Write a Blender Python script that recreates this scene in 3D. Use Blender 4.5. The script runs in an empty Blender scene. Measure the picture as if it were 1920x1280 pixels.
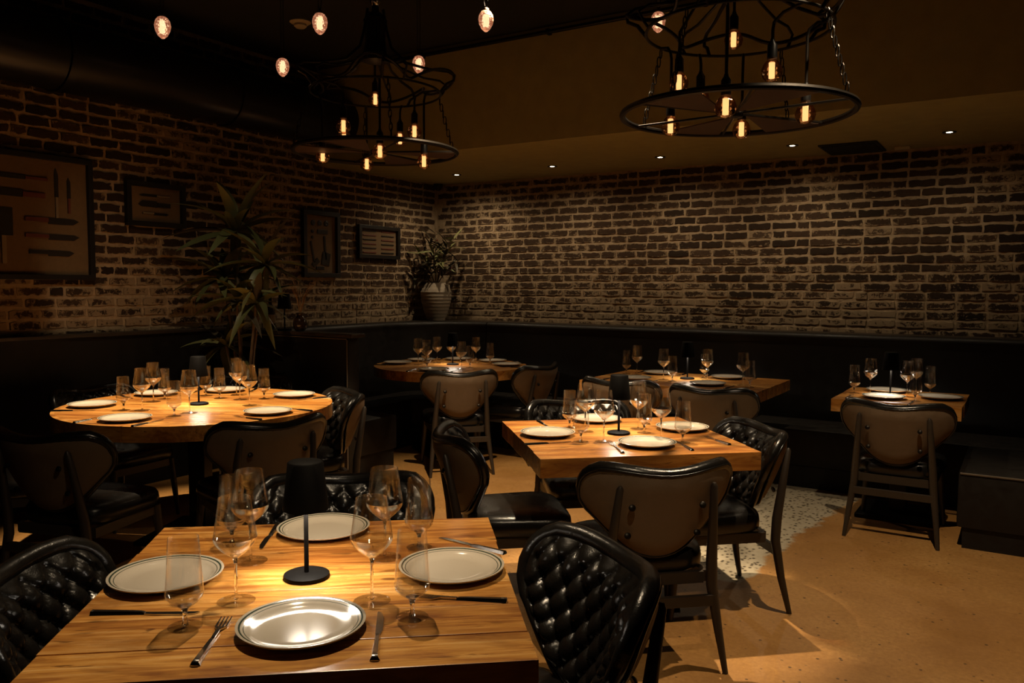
import bpy, bmesh, math, random
from mathutils import Vector, Matrix
random.seed(7)
SC = bpy.context.scene
COL = SC.collection

# ------------------------------------------------------------------ camera
H = 1.48
F_PX = 1525.0
def cam_basis(yaw=32.3, pitch=3.914, roll=0.289):
    y, p, r = map(math.radians, (yaw, pitch, roll))
    fw = Vector((-math.sin(y)*math.cos(p), math.cos(y)*math.cos(p), -math.sin(p)))
    r0 = Vector((math.cos(y), math.sin(y), 0)); u0 = r0.cross(fw)
    return r0*math.cos(r)+u0*math.sin(r), -r0*math.sin(r)+u0*math.cos(r), fw
RT, UP, FW = cam_basis()
cd = bpy.data.cameras.new('camera'); cam = bpy.data.objects.new('camera', cd); COL.objects.link(cam)
cd.sensor_width = 36; cd.lens = F_PX/1920*36; cd.clip_start = 0.05
cam.matrix_world = Matrix(((RT.x, UP.x, -FW.x, 0), (RT.y, UP.y, -FW.y, 0), (RT.z, UP.z, -FW.z, H), (0, 0, 0, 1)))
SC.camera = cam
def seen(p):
    q = Vector(p)-Vector((0, 0, H)); d = q.dot(FW)
    return 960+F_PX*q.dot(RT)/d, 640-F_PX*q.dot(UP)/d, d

# ------------------------------------------------------------------ world, exposure, ceiling lights
w = bpy.data.worlds.new('world'); SC.world = w; w.use_nodes = True
w.node_tree.nodes['Background'].inputs[0].default_value = (1, .8, .55, 1)
w.node_tree.nodes['Background'].inputs[1].default_value = .0012
SC.view_settings.view_transform = 'Standard'; SC.view_settings.look = 'None'
SC.view_settings.gamma = 1; SC.view_settings.use_curve_mapping = False
SC.view_settings.exposure = 0.0
cy = SC.cycles; cy.max_bounces = 5; cy.diffuse_bounces = 3; cy.glossy_bounces = 2; cy.transmission_bounces = 4; cy.transparent_max_bounces = 12
cy.caustics_reflective = False; cy.caustics_refractive = False; cy.use_adaptive_sampling = True; cy.adaptive_threshold = .03
WARM = (1.0, .77, .50)
CEIL = 3.42; LOW = 2.58; YW = 7.22; XL = -5.55; TOP = .775
def spot(name, loc, aim, power, cone, blend=.5, radius=.02, color=WARM):
    l = bpy.data.lights.new(name, 'SPOT'); l.energy = power; l.color = color
    l.spot_size = math.radians(cone); l.spot_blend = blend; l.shadow_soft_size = radius
    o = bpy.data.objects.new(name, l); COL.objects.link(o); o.location = loc
    o.rotation_euler = (Vector(aim)-Vector(loc)).to_track_quat('-Z', 'Y').to_euler()
    return o
# track heads under the high ceiling: place, aim, power, cone
TRACK = [((-4.05, 2.95, 3.22), (-4.10, 3.06, .7), 760, 44),
         ((-2.50, 3.85, 3.22), (-2.90, 4.35, 0), 460, 62),
         ((-0.35, 3.45, 3.22), (-0.45, 3.85, 0), 240, 78),
         ((-1.85, 3.75, 3.22), (-1.60, 3.52, .7), 560, 36),
         ((-1.95, 1.95, 3.22), (-1.44, 1.38, .7), 190, 42),
         ((-0.15, 0.95, 3.22), (-2.70, 2.95, .5), 170, 58),  # added fill lamp out of view, lifts the chair backs facing the camera
         ((-3.55, 2.75, 3.22), (-5.55, 3.95, 1.45), 85, 48)]  # extra unseen lamp, added only to brighten the left brick wall
# recessed downlights in the low ceiling along the back wall
DOWN = [(-4.845, 6.62), (-3.743, 6.60), (-2.69, 6.60), (-1.591, 6.58), (-0.512, 6.58)]
for i, (a, b, e, c) in enumerate(TRACK): spot('track_spot_light', a, b, e, c)
for (x, y), e in zip(DOWN, (26, 17.5, 17.5, 21, 8)): spot('downlight_light', (x, y, LOW-.012), (x, y+.06, 0), e, 158, .8, .02)

# ------------------------------------------------------------------ materials
MATS = {}
def new_mat(name):
    m = bpy.data.materials.new(name); m.use_nodes = True
    nt = m.node_tree; nt.nodes.clear()
    out = nt.nodes.new('ShaderNodeOutputMaterial'); b = nt.nodes.new('ShaderNodeBsdfPrincipled')
    nt.links.new(b.outputs[0], out.inputs[0]); MATS[name] = m
    return m, nt, b, out
class N:
    def __init__(s, nt): s.nt = nt
    def n(s, t, **kw):
        x = s.nt.nodes.new('ShaderNode'+t)
        for k, v in kw.items(): setattr(x, k, v)
        return x
    def l(s, a, b): s.nt.links.new(a, b)
    def val(s, sock, v):
        if hasattr(v, 'is_output'): s.l(v, sock)
        else: sock.default_value = v
    def pos(s): return s.n('NewGeometry').outputs['Position']
    def objco(s): return s.n('TexCoord').outputs['Object']
    def rnd(s): return s.n('ObjectInfo').outputs['Random']
    def noise(s, vec, scale, detail=4, rough=.6, dist=0.):
        x = s.n('TexNoise'); s.l(vec, x.inputs['Vector']); x.inputs['Scale'].default_value = scale
        x.inputs['Detail'].default_value = detail; x.inputs['Roughness'].default_value = rough; x.inputs['Distortion'].default_value = dist
        return x.outputs['Fac']
    def mapping(s, vec, scale=(1, 1, 1), loc=(0, 0, 0)):
        x = s.n('Mapping'); s.l(vec, x.inputs['Vector']); x.inputs['Scale'].default_value = scale; s.val(x.inputs['Location'], loc)
        return x.outputs[0]
    def ramp(s, fac, stops, interp='LINEAR'):
        x = s.n('ValToRGB'); s.l(fac, x.inputs[0]); e = x.color_ramp.elements; x.color_ramp.interpolation = interp
        while len(e) < len(stops): e.new(.5)
        for el, (p, c) in zip(e, stops):
            el.position = p; el.color = (*c, 1) if not isinstance(c, (int, float)) else (c, c, c, 1)
        return x.outputs[0]
    def math(s, op, a, b=0., c=0.):
        x = s.n('Math', operation=op); s.val(x.inputs[0], a); s.val(x.inputs[1], b); s.val(x.inputs[2], c)
        return x.outputs[0]
    def mix(s, f, a, b, mode='MIX'):
        x = s.n('Mix', data_type='RGBA', blend_type=mode)
        s.val(x.inputs[0], f); s.val(x.inputs[6], (*a, 1) if isinstance(a, tuple) else a); s.val(x.inputs[7], (*b, 1) if isinstance(b, tuple) else b)
        return x.outputs[2]
    def bump(s, h, strength, dist, b):
        x = s.n('Bump'); x.inputs['Strength'].default_value = strength; x.inputs['Distance'].default_value = dist
        s.l(h, x.inputs['Height']); s.l(x.outputs[0], b.inputs['Normal'])
    def add3(s, v, k):
        x = s.n('VectorMath', operation='ADD'); s.l(v, x.inputs[0]); s.val(x.inputs[1], k); return x.outputs[0]
def plain(name, col, rough=.5, metal=0., bump=None, spec=.5, coat=0.):
    m, nt, b, _ = new_mat(name); q = N(nt)
    b.inputs['Roughness'].default_value = rough; b.inputs['Metallic'].default_value = metal
    b.inputs['Specular IOR Level'].default_value = spec; b.inputs['Coat Weight'].default_value = coat
    f = q.noise(q.objco(), bump[0] if bump else 6, 5)
    q.l(q.mix(f, tuple(c*.8 for c in col), tuple(min(1, c*1.2) for c in col)), b.inputs['Base Color'])
    if bump and bump[1] >= .25: q.bump(f, bump[1], bump[2], b)
    return m
def emit(name, col, strength):
    m, nt, b, out = new_mat(name); nt.nodes.remove(b); e = nt.nodes.new('ShaderNodeEmission')
    e.inputs[0].default_value = (*col, 1); e.inputs[1].default_value = strength; nt.links.new(e.outputs[0], out.inputs[0]); return m

WASH = (.42, .315, .20)
def make_brick_mat():
    m, nt, b, _ = new_mat('whitewashed_brick'); q = N(nt); P = q.pos()
    base = q.ramp(q.math('ADD', q.math('MULTIPLY', q.rnd(), .75), q.math('MULTIPLY', q.noise(P, 9), .3)),
                  [(.1, (.022, .014, .009)), (.4, (.048, .029, .017)), (.7, (.080, .046, .026)), (1, (.12, .078, .047))])
    base = q.mix(q.math('MULTIPLY', q.noise(P, 70, 3), .8), base, (.02, .013, .009), 'MIX')
    big = q.noise(P, 1.1, 3)
    fine = q.noise(P, 30, 6, .72, .5)
    at = q.n('Attribute', attribute_name='arris'); edge = q.math('POWER', at.outputs['Fac'], 3.)
    sep = q.n('SeparateXYZ'); q.l(P, sep.inputs[0])
    low = q.math('MULTIPLY', q.ramp(q.math('MULTIPLY', sep.outputs[2], .4), [(.45, 1.), (.68, 0.)]), .14)   # lime wash lies thicker on the lower courses
    m1 = q.math('ADD', q.math('MULTIPLY', fine, .9), q.math('ADD', q.math('MULTIPLY', big, .55), q.math('MULTIPLY', q.rnd(), .16)))
    m1 = q.math('ADD', q.math('ADD', m1, low), q.math('MULTIPLY', edge, .16))
    mask = q.ramp(m1, [(.94, 0.), (1.10, 1.)])
    q.l(q.mix(q.math('MULTIPLY', mask, .92), base, (.30, .22, .135)), b.inputs['Base Color'])
    b.inputs['Roughness'].default_value = .9; b.inputs['Specular IOR Level'].default_value = .2
    q.bump(q.math('ADD', q.noise(P, 60, 6, .7), mask), .55, .006, b)
make_brick_mat()
def make_mortar_mat():
    m, nt, b, _ = new_mat('lime_mortar'); q = N(nt); P = q.pos()
    f = q.noise(P, 14, 6, .7)
    q.l(q.ramp(f, [(.2, (.16, .11, .065)), (.5, WASH), (.9, (.52, .40, .265))]), b.inputs['Base Color'])
    b.inputs['Roughness'].default_value = .95; b.inputs['Specular IOR Level'].default_value = .15
    q.bump(q.noise(P, 45, 6, .75), .8, .012, b)
make_mortar_mat()
def make_wood_mat():
    m, nt, b, _ = new_mat('reclaimed_wood'); q = N(nt)
    co = q.objco(); r = q.rnd()
    off = q.n('CombineXYZ'); q.l(q.math('MULTIPLY', r, 37.), off.inputs[0]); q.l(q.math('MULTIPLY', r, 91.), off.inputs[1]); q.l(q.math('MULTIPLY', r, 13.), off.inputs[2])
    v = q.add3(co, off.outputs[0])
    warp = q.noise(q.mapping(v, (1.6, 5, 5)), 1.5, 3)
    g1 = q.noise(q.mapping(v, (2.2, 26, 14)), 1., 6, .65, 1.2)
    g2 = q.noise(q.mapping(v, (5, 110, 40)), 1., 4, .7, .4)
    f = q.math('ADD', q.math('MULTIPLY', g1, .6), q.math('ADD', q.math('MULTIPLY', g2, .22), q.math('MULTIPLY', warp, .25)))
    col = q.ramp(f, [(.36, (.11, .034, .007)), (.46, (.34, .132, .024)), (.55, (.57, .275, .062)), (.68, (.75, .455, .175))])
    tint = q.ramp(r, [(0., (.62, .50, .40)), (.3, (1., .93, .85)), (.55, (.78, .66, .55)), (.8, (1.1, 1.08, 1.0)), (1., (.9, .75, .6))])
    col = q.mix(1., col, tint, 'MULTIPLY')
    kn = q.noise(q.mapping(v, (7, 17, 17)), 1., 2, .5)
    kmask = q.ramp(kn, [(.66, 0.), (.74, 1.)])
    col = q.mix(q.math('MULTIPLY', kmask, .85), col, (.045, .014, .004))
    st = q.ramp(q.noise(q.mapping(v, (9, 70, 40)), 1., 3, .6, .8), [(.64, 0.), (.71, 1.)])
    col = q.mix(q.math('MULTIPLY', st, .75), col, (.07, .020, .005))
    big = q.ramp(q.noise(q.mapping(v, (3.2, 8, 8)), 1., 4, .6, .6), [(.50, 0.), (.66, 1.)])
    col = q.mix(q.math('MULTIPLY', big, .62), col, (.17, .050, .009))
    q.l(col, b.inputs['Base Color'])
    q.l(q.ramp(g1, [(.3, .36), (.7, .24)]), b.inputs['Roughness'])
    b.inputs['Coat Weight'].default_value = .25; b.inputs['Coat Roughness'].default_value = .18
    q.bump(q.math('SUBTRACT', g2, kmask), .12, .003, b)
make_wood_mat()
def make_leather(name, col, rough, bump=.25, spec=.5):
    m, nt, b, _ = new_mat(name); q = N(nt); co = q.objco()
    n1 = q.noise(co, 14, 5, .65, .5); b.inputs['Specular IOR Level'].default_value = spec
    v = q.n('TexVoronoi'); v.inputs['Scale'].default_value = 260; q.l(co, v.inputs['Vector'])
    q.l(q.mix(n1, tuple(c*.7 for c in col), tuple(c*1.4 for c in col)), b.inputs['Base Color'])
    q.l(q.ramp(n1, [(.3, rough*.8), (.7, rough*1.25)]), b.inputs['Roughness'])
    q.bump(q.math('ADD', q.math('MULTIPLY', v.outputs['Distance'], .25), q.noise(co, 38, 5, .7, 1.)), bump, .003, b)
make_leather('black_leather', (.0075, .0065, .0055), .23)
make_leather('bench_vinyl', (.0075, .0056, .004), .52, .12, .3)
make_leather('brown_vinyl', (.125, .083, .048), .62, .2)
def make_floor_mat():
    m, nt, b, _ = new_mat('polished_concrete'); q = N(nt); P = q.pos()
    c1 = q.ramp(q.noise(P, 1.4, 5, .6, .3), [(.3, (.31, .148, .040)), (.5, (.41, .210, .062)), (.72, (.51, .285, .092))])
    c1 = q.mix(q.ramp(q.noise(P, 48, 5, .75), [(.35, 0.), (.75, .8)]), c1, (.22, .10, .026), 'MIX')
    v = q.n('TexVoronoi'); v.inputs['Scale'].default_value = 24; q.l(P, v.inputs['Vector'])
    sp = q.math('MULTIPLY', q.ramp(v.outputs['Distance'], [(.12, 1.), (.2, 0.)]), q.ramp(q.noise(P, 9, 3), [(.50, 0.), (.58, 1.)]))
    c1 = q.mix(q.math('MULTIPLY', sp, .8), c1, (.03, .018, .01))
    # bare aggregate stretch where the skim has worn through
    wv = q.n('TexVoronoi'); wv.inputs['Scale'].default_value = 36; q.l(q.mapping(P, (1, .75, 1)), wv.inputs['Vector'])
    agg = q.ramp(wv.outputs['Distance'], [(.24, (.03, .024, .018)), (.33, (.42, .36, .25)), (.6, (.50, .44, .32))])
    agg = q.mix(q.math('MULTIPLY', q.noise(P, 40, 4), .5), agg, (.30, .24, .16))
    sep = q.n('SeparateXYZ'); q.l(P, sep.inputs[0])
    dx = q.math('ABSOLUTE', q.math('ADD', q.math('ADD', sep.outputs[0], 1.42), q.math('MULTIPLY', q.math('SUBTRACT', sep.outputs[1], 5.0), -.12)))
    e = q.math('ADD', q.math('SUBTRACT', .36, dx), q.math('MULTIPLY', q.math('SUBTRACT', q.noise(P, 3.2, 5, .6), .5), .30))
    ylim = q.math('MULTIPLY', q.math('SUBTRACT', sep.outputs[1], 3.95), .9)
    mask = q.ramp(q.math('MINIMUM', e, ylim), [(.0, 0.), (.03, 1.)])
    q.l(q.mix(mask, c1, agg), b.inputs['Base Color'])
    q.l(q.ramp(q.noise(P, 3, 4), [(.3, .34), (.7, .55)]), b.inputs['Roughness'])
    q.bump(q.noise(P, 30, 5), .06, .004, b)
make_floor_mat()
def make_plate_mat():
    m, nt, b, _ = new_mat('glazed_stoneware'); q = N(nt); co = q.objco()
    x = q.n('VectorMath', operation='LENGTH'); mp = q.mapping(co, (1, 1, 0)); q.l(mp, x.inputs[0])
    r = q.math('MULTIPLY', x.outputs['Value'], 5.)       # 0.13 m -> .65
    G = (.035, .05, .035); Cc = (.46, .40, .315)
    band = q.ramp(r, [(0, Cc), (.563, Cc), (.567, G), (.572, G), (.576, Cc), (.598, Cc), (.602, G), (.618, G), (.622, Cc)])
    sp = q.noise(co, 220, 2)
    q.l(q.mix(q.math('MULTIPLY', q.ramp(sp, [(.66, 0.), (.72, 1.)]), .35), band, (.30, .24, .17)), b.inputs['Base Color'])
    b.inputs['Roughness'].default_value = .12; b.inputs['Coat Weight'].default_value = .2; b.inputs['Coat Roughness'].default_value = .04
make_plate_mat()
def make_thin_glass(name, tint=(1, 1, 1), f0=.06, power=4., kmax=.5, gcol=(1, 1, 1), dimple=0.):
    m, nt, b, out = new_mat(name); nt.nodes.remove(b); q = N(nt)
    t = q.n('BsdfTransparent'); t.inputs[0].default_value = (*tint, 1)
    g = q.n('BsdfGlossy'); g.inputs[0].default_value = (*gcol, 1); g.inputs['Roughness'].default_value = .02
    if dimple:
        v = q.n('TexVoronoi'); v.inputs['Scale'].default_value = 70; q.l(q.objco(), v.inputs['Vector'])
        bp = q.n('Bump'); bp.inputs['Strength'].default_value = dimple; bp.inputs['Distance'].default_value = .004
        q.l(v.outputs['Distance'], bp.inputs['Height']); q.l(bp.outputs[0], g.inputs['Normal'])
    lw = q.n('LayerWeight'); lw.inputs[0].default_value = .5
    f = q.math('ADD', q.math('MULTIPLY', q.math('POWER', lw.outputs['Facing'], power), kmax), f0)
    x = q.n('MixShader'); q.l(f, x.inputs[0]); q.l(t.outputs[0], x.inputs[1]); q.l(g.outputs[0], x.inputs[2]); q.l(x.outputs[0], out.inputs[0])
make_thin_glass('thin_glass', (.975, .97, .962), .055, 3.4, .6)
make_thin_glass('base_glass', (.97, .965, .955), .20, 3., .5)
make_thin_glass('stem_glass', (.985, .98, .97), .13, 3.0, .45)
make_thin_glass('amber_bulb_glass', (.82, .62, .45), .20, 1.6, .55, (1., .72, .5), .6)
m, nt, b, _ = new_mat('solid_glass'); b.inputs['Transmission Weight'].default_value = 1; b.inputs['Roughness'].default_value = .0; b.inputs['IOR'].default_value = 1.47
b.inputs['Base Color'].default_value = (.98, .97, .95, 1)
def make_cut_glass():
    m, nt, b, out = new_mat('cut_glass_glow'); q = N(nt); co = q.objco()
    v = q.n('TexVoronoi'); v.inputs['Scale'].default_value = 75; q.l(co, v.inputs['Vector'])
    b.inputs['Base Color'].default_value = (.8, .45, .30, 1); b.inputs['Roughness'].default_value = .15
    b.inputs['Transmission Weight'].default_value = .75
    q.l(q.ramp(v.outputs['Distance'], [(.05, (1., .62, .42)), (.6, (.25, .08, .04))]), b.inputs['Emission Color'])
    b.inputs['Emission Strength'].default_value = .28
    q.bump(v.outputs['Distance'], .8, .006, b)
make_cut_glass()
plain('dark_wood', (.030, .021, .014), .42, bump=(30, .15, .002))
plain('black_metal', (.012, .011, .010), .38, .6, bump=(40, .1, .001))
plain('iron', (.020, .016, .012), .42, .8, bump=(60, .25, .002))
plain('rusty_plate', (.060, .032, .018), .6, .5, bump=(25, .3, .002))
plain('lamp_black', (.0035, .0030, .0027), .65, spec=.06)
plain('white_enamel', (.8, .78, .74), .4)
plain('steel', (.62, .60, .57), .18, 1., bump=(90, .04, .001))
plain('ceiling_black', (.010, .009, .008), .85, bump=(12, .3, .01))
plain('olive_plaster', (.33, .285, .125), .85, bump=(9, .2, .006))
plain('vent_black', (.006, .006, .006), .7)
plain('pale_plastic', (.42, .38, .31), .5)
plain('duct_black', (.010, .009, .009), .30, .3, bump=(8, .15, .01))
plain('frame_black', (.008, .007, .007), .4)
plain('parchment', (.15, .095, .045), .9, bump=(40, .1, .001))
plain('knife_grey', (.035, .031, .026), .4, .5)
plain('knife_red', (.11, .025, .014), .5)
plain('knife_pale', (.20, .15, .09), .6)
plain('leaf_green', (.085, .095, .035), .45, bump=(20, .15, .002))
plain('leaf_light', (.15, .155, .06), .5, bump=(20, .15, .002))
plain('leaf_dark', (.05, .04, .02), .55, bump=(20, .15, .002))
plain('bark', (.10, .065, .035), .8, bump=(40, .5, .004))
plain('soil', (.02, .014, .01), .95, bump=(60, .8, .01))
plain('pot_clay', (.30, .25, .185), .85, bump=(35, .4, .004))
plain('dark_pot', (.02, .017, .014), .5)
plain('bottle_dark', (.03, .016, .008), .12)
plain('stem_dry', (.30, .17, .07), .8)
plain('piping_tan', (.10, .075, .05), .45)
plain('berry', (.10, .012, .010), .35)
emit('filament', (1.0, .58, .27), 2.6)
emit('led_disc', (1.0, .88, .72), 100.0)
emit('down_led', (1.0, .86, .66), 22.0)
emit('egg_filament', (1.0, .66, .42), 2.6)

# ------------------------------------------------------------------ mesh helpers
class MB:
    def __init__(s): s.v = []; s.f = []
    def add(s, vs, fs):
        k = len(s.v); s.v += [tuple(x) for x in vs]; s.f += [tuple(i+k for i in f) for f in fs]; return s
    def box(s, a, b):
        (x0, y0, z0), (x1, y1, z1) = a, b
        return s.add([(x0, y0, z0), (x1, y0, z0), (x1, y1, z0), (x0, y1, z0), (x0, y0, z1), (x1, y0, z1), (x1, y1, z1), (x0, y1, z1)],
                     [(0, 3, 2, 1), (4, 5, 6, 7), (0, 1, 5, 4), (1, 2, 6, 5), (2, 3, 7, 6), (3, 0, 4, 7)])
    def lathe(s, prof, n=24, c=(0, 0, 0), flute=0, depth=0.):
        vs = []; fs = []
        for r, z in prof:
            for i in range(n):
                a = 2*math.pi*i/n; rr = r*(1-depth*(.5+.5*math.cos(flute*a))) if flute else r
                vs.append((c[0]+rr*math.cos(a), c[1]+rr*math.sin(a), c[2]+z))
        for k in range(len(prof)-1):
            for i in range(n):
                j = (i+1) % n; fs.append((k*n+i, k*n+j, (k+1)*n+j, (k+1)*n+i))
        if prof[0][0] > 1e-4: fs.append(tuple(reversed(range(n))))
        if prof[-1][0] > 1e-4: fs.append(tuple((len(prof)-1)*n+i for i in range(n)))
        return s.add(vs, fs)
    def shell(s, prof, n=24):
        vs = []; fs = []
        for r, z in prof: vs += [(r*math.cos(2*math.pi*i/n), r*math.sin(2*math.pi*i/n), z) for i in range(n)]
        for k in range(len(prof)-1):
            for i in range(n): j = (i+1) % n; fs.append((k*n+i, k*n+j, (k+1)*n+j, (k+1)*n+i))
        return s.add(vs, fs)
    def tube(s, pts, rad, n=8, closed=False, flat=None):
        pts = [Vector(p) for p in pts]; m = len(pts); rads = rad if isinstance(rad, (list, tuple)) else [rad]*m
        vs = []; fs = []; ref = None
        for i, p in enumerate(pts):
            if closed: t = pts[(i+1) % m]-pts[i-1]
            else: t = pts[min(i+1, m-1)]-pts[max(i-1, 0)]
            t = t.normalized()
            if ref is None: ref = Vector((0, 0, 1)) if abs(t.z) < .9 else Vector((1, 0, 0))
            a = ref-t*ref.dot(t); a.normalize(); ref = a; bb = t.cross(a)
            for k in range(n):
                an = 2*math.pi*k/n; vs.append(p+(a*math.cos(an)*(flat or 1)+bb*math.sin(an))*rads[i])
        for i in range(m if closed else m-1):
            j = (i+1) % m
            for k in range(n): l = (k+1) % n; fs.append((i*n+k, i*n+l, j*n+l, j*n+k))
        if not closed: fs += [tuple(reversed(range(n))), tuple((m-1)*n+k for k in range(n))]
        return s.add(vs, fs)
    def prism(s, poly, z0, z1):
        n = len(poly)
        return s.add([(x, y, z0) for x, y in poly]+[(x, y, z1) for x, y in poly],
                     [tuple(reversed(range(n))), tuple(range(n, 2*n))]+[(i, (i+1) % n, n+(i+1) % n, n+i) for i in range(n)])
    def mesh(s, name, mat, smooth=False, bevel=0., angle=None):
        me = bpy.data.meshes.new(name); me.from_pydata(s.v, [], s.f); me.update()
        bm = bmesh.new(); bm.from_mesh(me)
        bmesh.ops.recalc_face_normals(bm, faces=bm.faces)
        if bevel:
            es = [e for e in bm.edges if e.is_manifold and e.calc_face_angle(0) > .5]
            bmesh.ops.bevel(bm, geom=es, offset=bevel, segments=2, profile=.6, affect='EDGES')
        bm.to_mesh(me); bm.free()
        if smooth:
            for p in me.polygons: p.use_smooth = True
            me.set_sharp_from_angle(angle=math.radians(angle or 40))
        me.materials.append(MATS[mat]); return me
    def build(s, name, mat, parent=None, loc=(0, 0, 0), rotz=0., **kw): return put(name, s.mesh(name, mat, **kw), parent, loc, rotz)
def put(name, me, parent=None, loc=(0, 0, 0), rotz=0.):
    o = bpy.data.objects.new(name, me); COL.objects.link(o); o.location = loc
    o.rotation_euler = (0, 0, rotz) if isinstance(rotz, (int, float)) else rotz
    o.parent = parent; return o
def tag(o, label, cat, group=None):
    o['label'] = label; o['category'] = cat
    if group: o['group'] = group
    return o
def thing(name, label, cat, loc=(0, 0, 0), rotz=0., group=None):
    return tag(put(name, None, None, loc, rotz), label, cat, group)
def struct(o): o['kind'] = 'structure'; return o
def copy_tree(o, parent=None):
    c = o.copy(); COL.objects.link(c); c.parent = parent
    for ch in list(o.children): copy_tree(ch, c)
    return c

# ------------------------------------------------------------------ room shell
struct(MB().box((-6.2, -1.6, -.12), (4.2, 7.6, 0)).build('floor', 'polished_concrete'))
struct(MB().box((-6.2, -1.6, CEIL), (4.2, 5.42, CEIL+.12)).build('ceiling', 'ceiling_black'))
struct(MB().box((XL-.2, 5.42, LOW), (4.2, YW+.3, CEIL+.12)).build('ceiling_soffit', 'olive_plaster'))
WB = struct(MB().box((XL-.2, YW, 0), (4.2, YW+.2, LOW)).build('wall_back', 'lime_mortar'))
WL = struct(MB().box((XL-.2, -1.6, 0), (XL, YW, CEIL)).build('wall_left', 'lime_mortar'))
struct(MB().box((4.2, -1.6, 0), (4.4, YW+.2, CEIL)).build('wall_right', 'ceiling_black'))
struct(MB().box((XL-.2, -1.8, 0), (4.4, -1.6, CEIL)).build('wall_front', 'ceiling_black'))

# bricks: shared irregular meshes, the largest in view as single parts
CH = .0745
def brick_geo(L, hh, seed):
    rr = random.Random(seed); n = 7; pts = []
    for i in range(n): pts.append((-L/2+L*i/(n-1), -hh/2))
    pts.append((L/2, 0))
    for i in range(n): pts.append((L/2-L*i/(n-1), hh/2))
    pts.append((-L/2, 0))
    pts = [(x+rr.uniform(-.006, .006), z+rr.uniform(-.006, .006)) for x, z in pts]; m = len(pts)
    tilt = rr.uniform(-.02, .02); dep = rr.uniform(.005, .011)
    vs = [(x, .01, z) for x, z in pts]
    vs += [(x*.955, -dep-x*tilt, z*.86) for x, z in pts]
    vs += [(0, -dep-.001, 0)]
    fs = [(i, (i+1) % m, m+(i+1) % m, m+i) for i in range(m)]+[(m+i, m+(i+1) % m, 2*m) for i in range(m)]
    return vs, fs
KINDS = [(.198, 's%d' % i) for i in range(9)]+[(.094, 'h%d' % i) for i in range(4)]+[(.148, 't%d' % i) for i in range(3)]
BG = {k: brick_geo(L, .0555, k) for L, k in KINDS}
BM = {}
def edge_attr(me, per):      # 1 along a brick's arrises, 0 at the middle of its face
    a = me.attributes.new('arris', 'FLOAT', 'POINT')
    a.data.foreach_set('value', [0. if i % per == per-1 else 1. for i in range(len(me.vertices))])
for k, (v, f) in BG.items():
    BM[k] = MB().add(v, f).mesh('brick', 'whitewashed_brick'); edge_attr(BM[k], 33)
def lay(wall, u0, u1, z0, z1, place, rot):
    rr = random.Random(wall.name); items = []
    rows = int((z1-z0)/CH)
    for r in range(rows):
        z = z0+(r+.5)*CH; u = u0-rr.choice((0, .05, .1, .15))-(.105 if r % 2 else 0)
        while u < u1:
            q = rr.random()
            L, k = rr.choice(KINDS[:9]) if q < .86 else (rr.choice(KINDS[9:13]) if q < .95 else rr.choice(KINDS[13:]))
            c = u+L/2
            if u > u0-.02 and u+L < u1+.01:
                p = place(c, z+rr.uniform(-.002, .002)); x, y, d = seen(p)
                vis = d > .2 and -20 < x < 1940 and -20 < y < 1300
                items.append((-(1e6/d/d if vis else -d), k, p))
            u += L+.013
    items.sort(key=lambda t: t[0])
    for s, k, p in items[:300]: put('brick', BM[k], wall, p, rot)
    mb = MB(); cr, sr = math.cos(rot), math.sin(rot)
    for s, k, p in items[300:]:
        v, f = BG[k]; mb.add([(p[0]+x*cr-y*sr, p[1]+x*sr+y*cr, p[2]+z) for x, y, z in v], f)
    o = mb.build('brick_courses', 'whitewashed_brick', wall); o['kind'] = 'stuff'; edge_attr(o.data, 33)
lay(WB, XL+.01, 2.2, LOW-21*CH-.012, LOW, lambda u, z: (u, YW, z), 0.)
lay(WL, 1.9, YW-.01, 1.09, CEIL, lambda u, z: (XL, u, z), math.pi/2)

# wainscot on the left wall with its ledge
o = struct(MB().box((XL, -1.6, 0), (XL+.09, 4.33, 1.11)).build('wainscot_left', 'bench_vinyl'))
struct(MB().box((XL, -1.6, 1.112), (XL+.115, 4.33, 1.137)).build('trim_1', 'dark_wood', bevel=.004))

# ------------------------------------------------------------------ banquettes
def sweep(path, prof):
    P = [Vector((x, y)) for x, y in path]; vs = []; fs = []; m = len(prof)
    for i, p in enumerate(P):
        t = (P[min(i+1, len(P)-1)]-P[max(i-1, 0)]).normalized(); n = Vector((t.y, -t.x))
        for d, z in prof: q = p+n*d; vs.append((q.x, q.y, z))
    for i in range(len(P)-1):
        for k in range(m): l = (k+1) % m; fs.append((i*m+k, i*m+l, (i+1)*m+l, (i+1)*m+k))
    fs += [tuple(range(m)), tuple((len(P)-1)*m+k for k in range(m))]
    return MB().add(vs, fs)
# profile: d>0 is toward the room; upright leather back with a soft roll at the top
prof = [(-.12, .30), (.10, .30), (.10, .46), (.075, .60), (.045, .85), (.028, 1.02)]
prof += [(.0+.035*math.cos(a), 1.078+.035*math.sin(a)) for a in [math.radians(t) for t in (-30, 0, 30, 60, 90)]]+[(-.12, 1.113)]
arc = [(-4.58+.70*math.cos(math.radians(a)), 6.08+.70*math.sin(math.radians(a))) for a in range(180, 89, -6)]
BT = thing('corner_booth', 'curved black upholstered corner booth behind the far round table', 'booth')
sweep([(-5.28, 4.47), (-5.28, 5.3)]+arc, prof).build('backrest', 'bench_vinyl', BT, smooth=True)
MB().prism([(-5.20, 4.47), (-4.28, 4.47), (-4.28, 5.03), (-4.72, 5.10), (-4.76, 5.80), (-4.58, 6.06), (-4.30, 6.17), (-4.10, 6.17), (-4.10, 6.70), (-4.6, 6.68), (-4.95, 6.55), (-5.18, 6.2)], .16, .435).build('seat', 'bench_vinyl', BT, bevel=.018, smooth=True)
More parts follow.
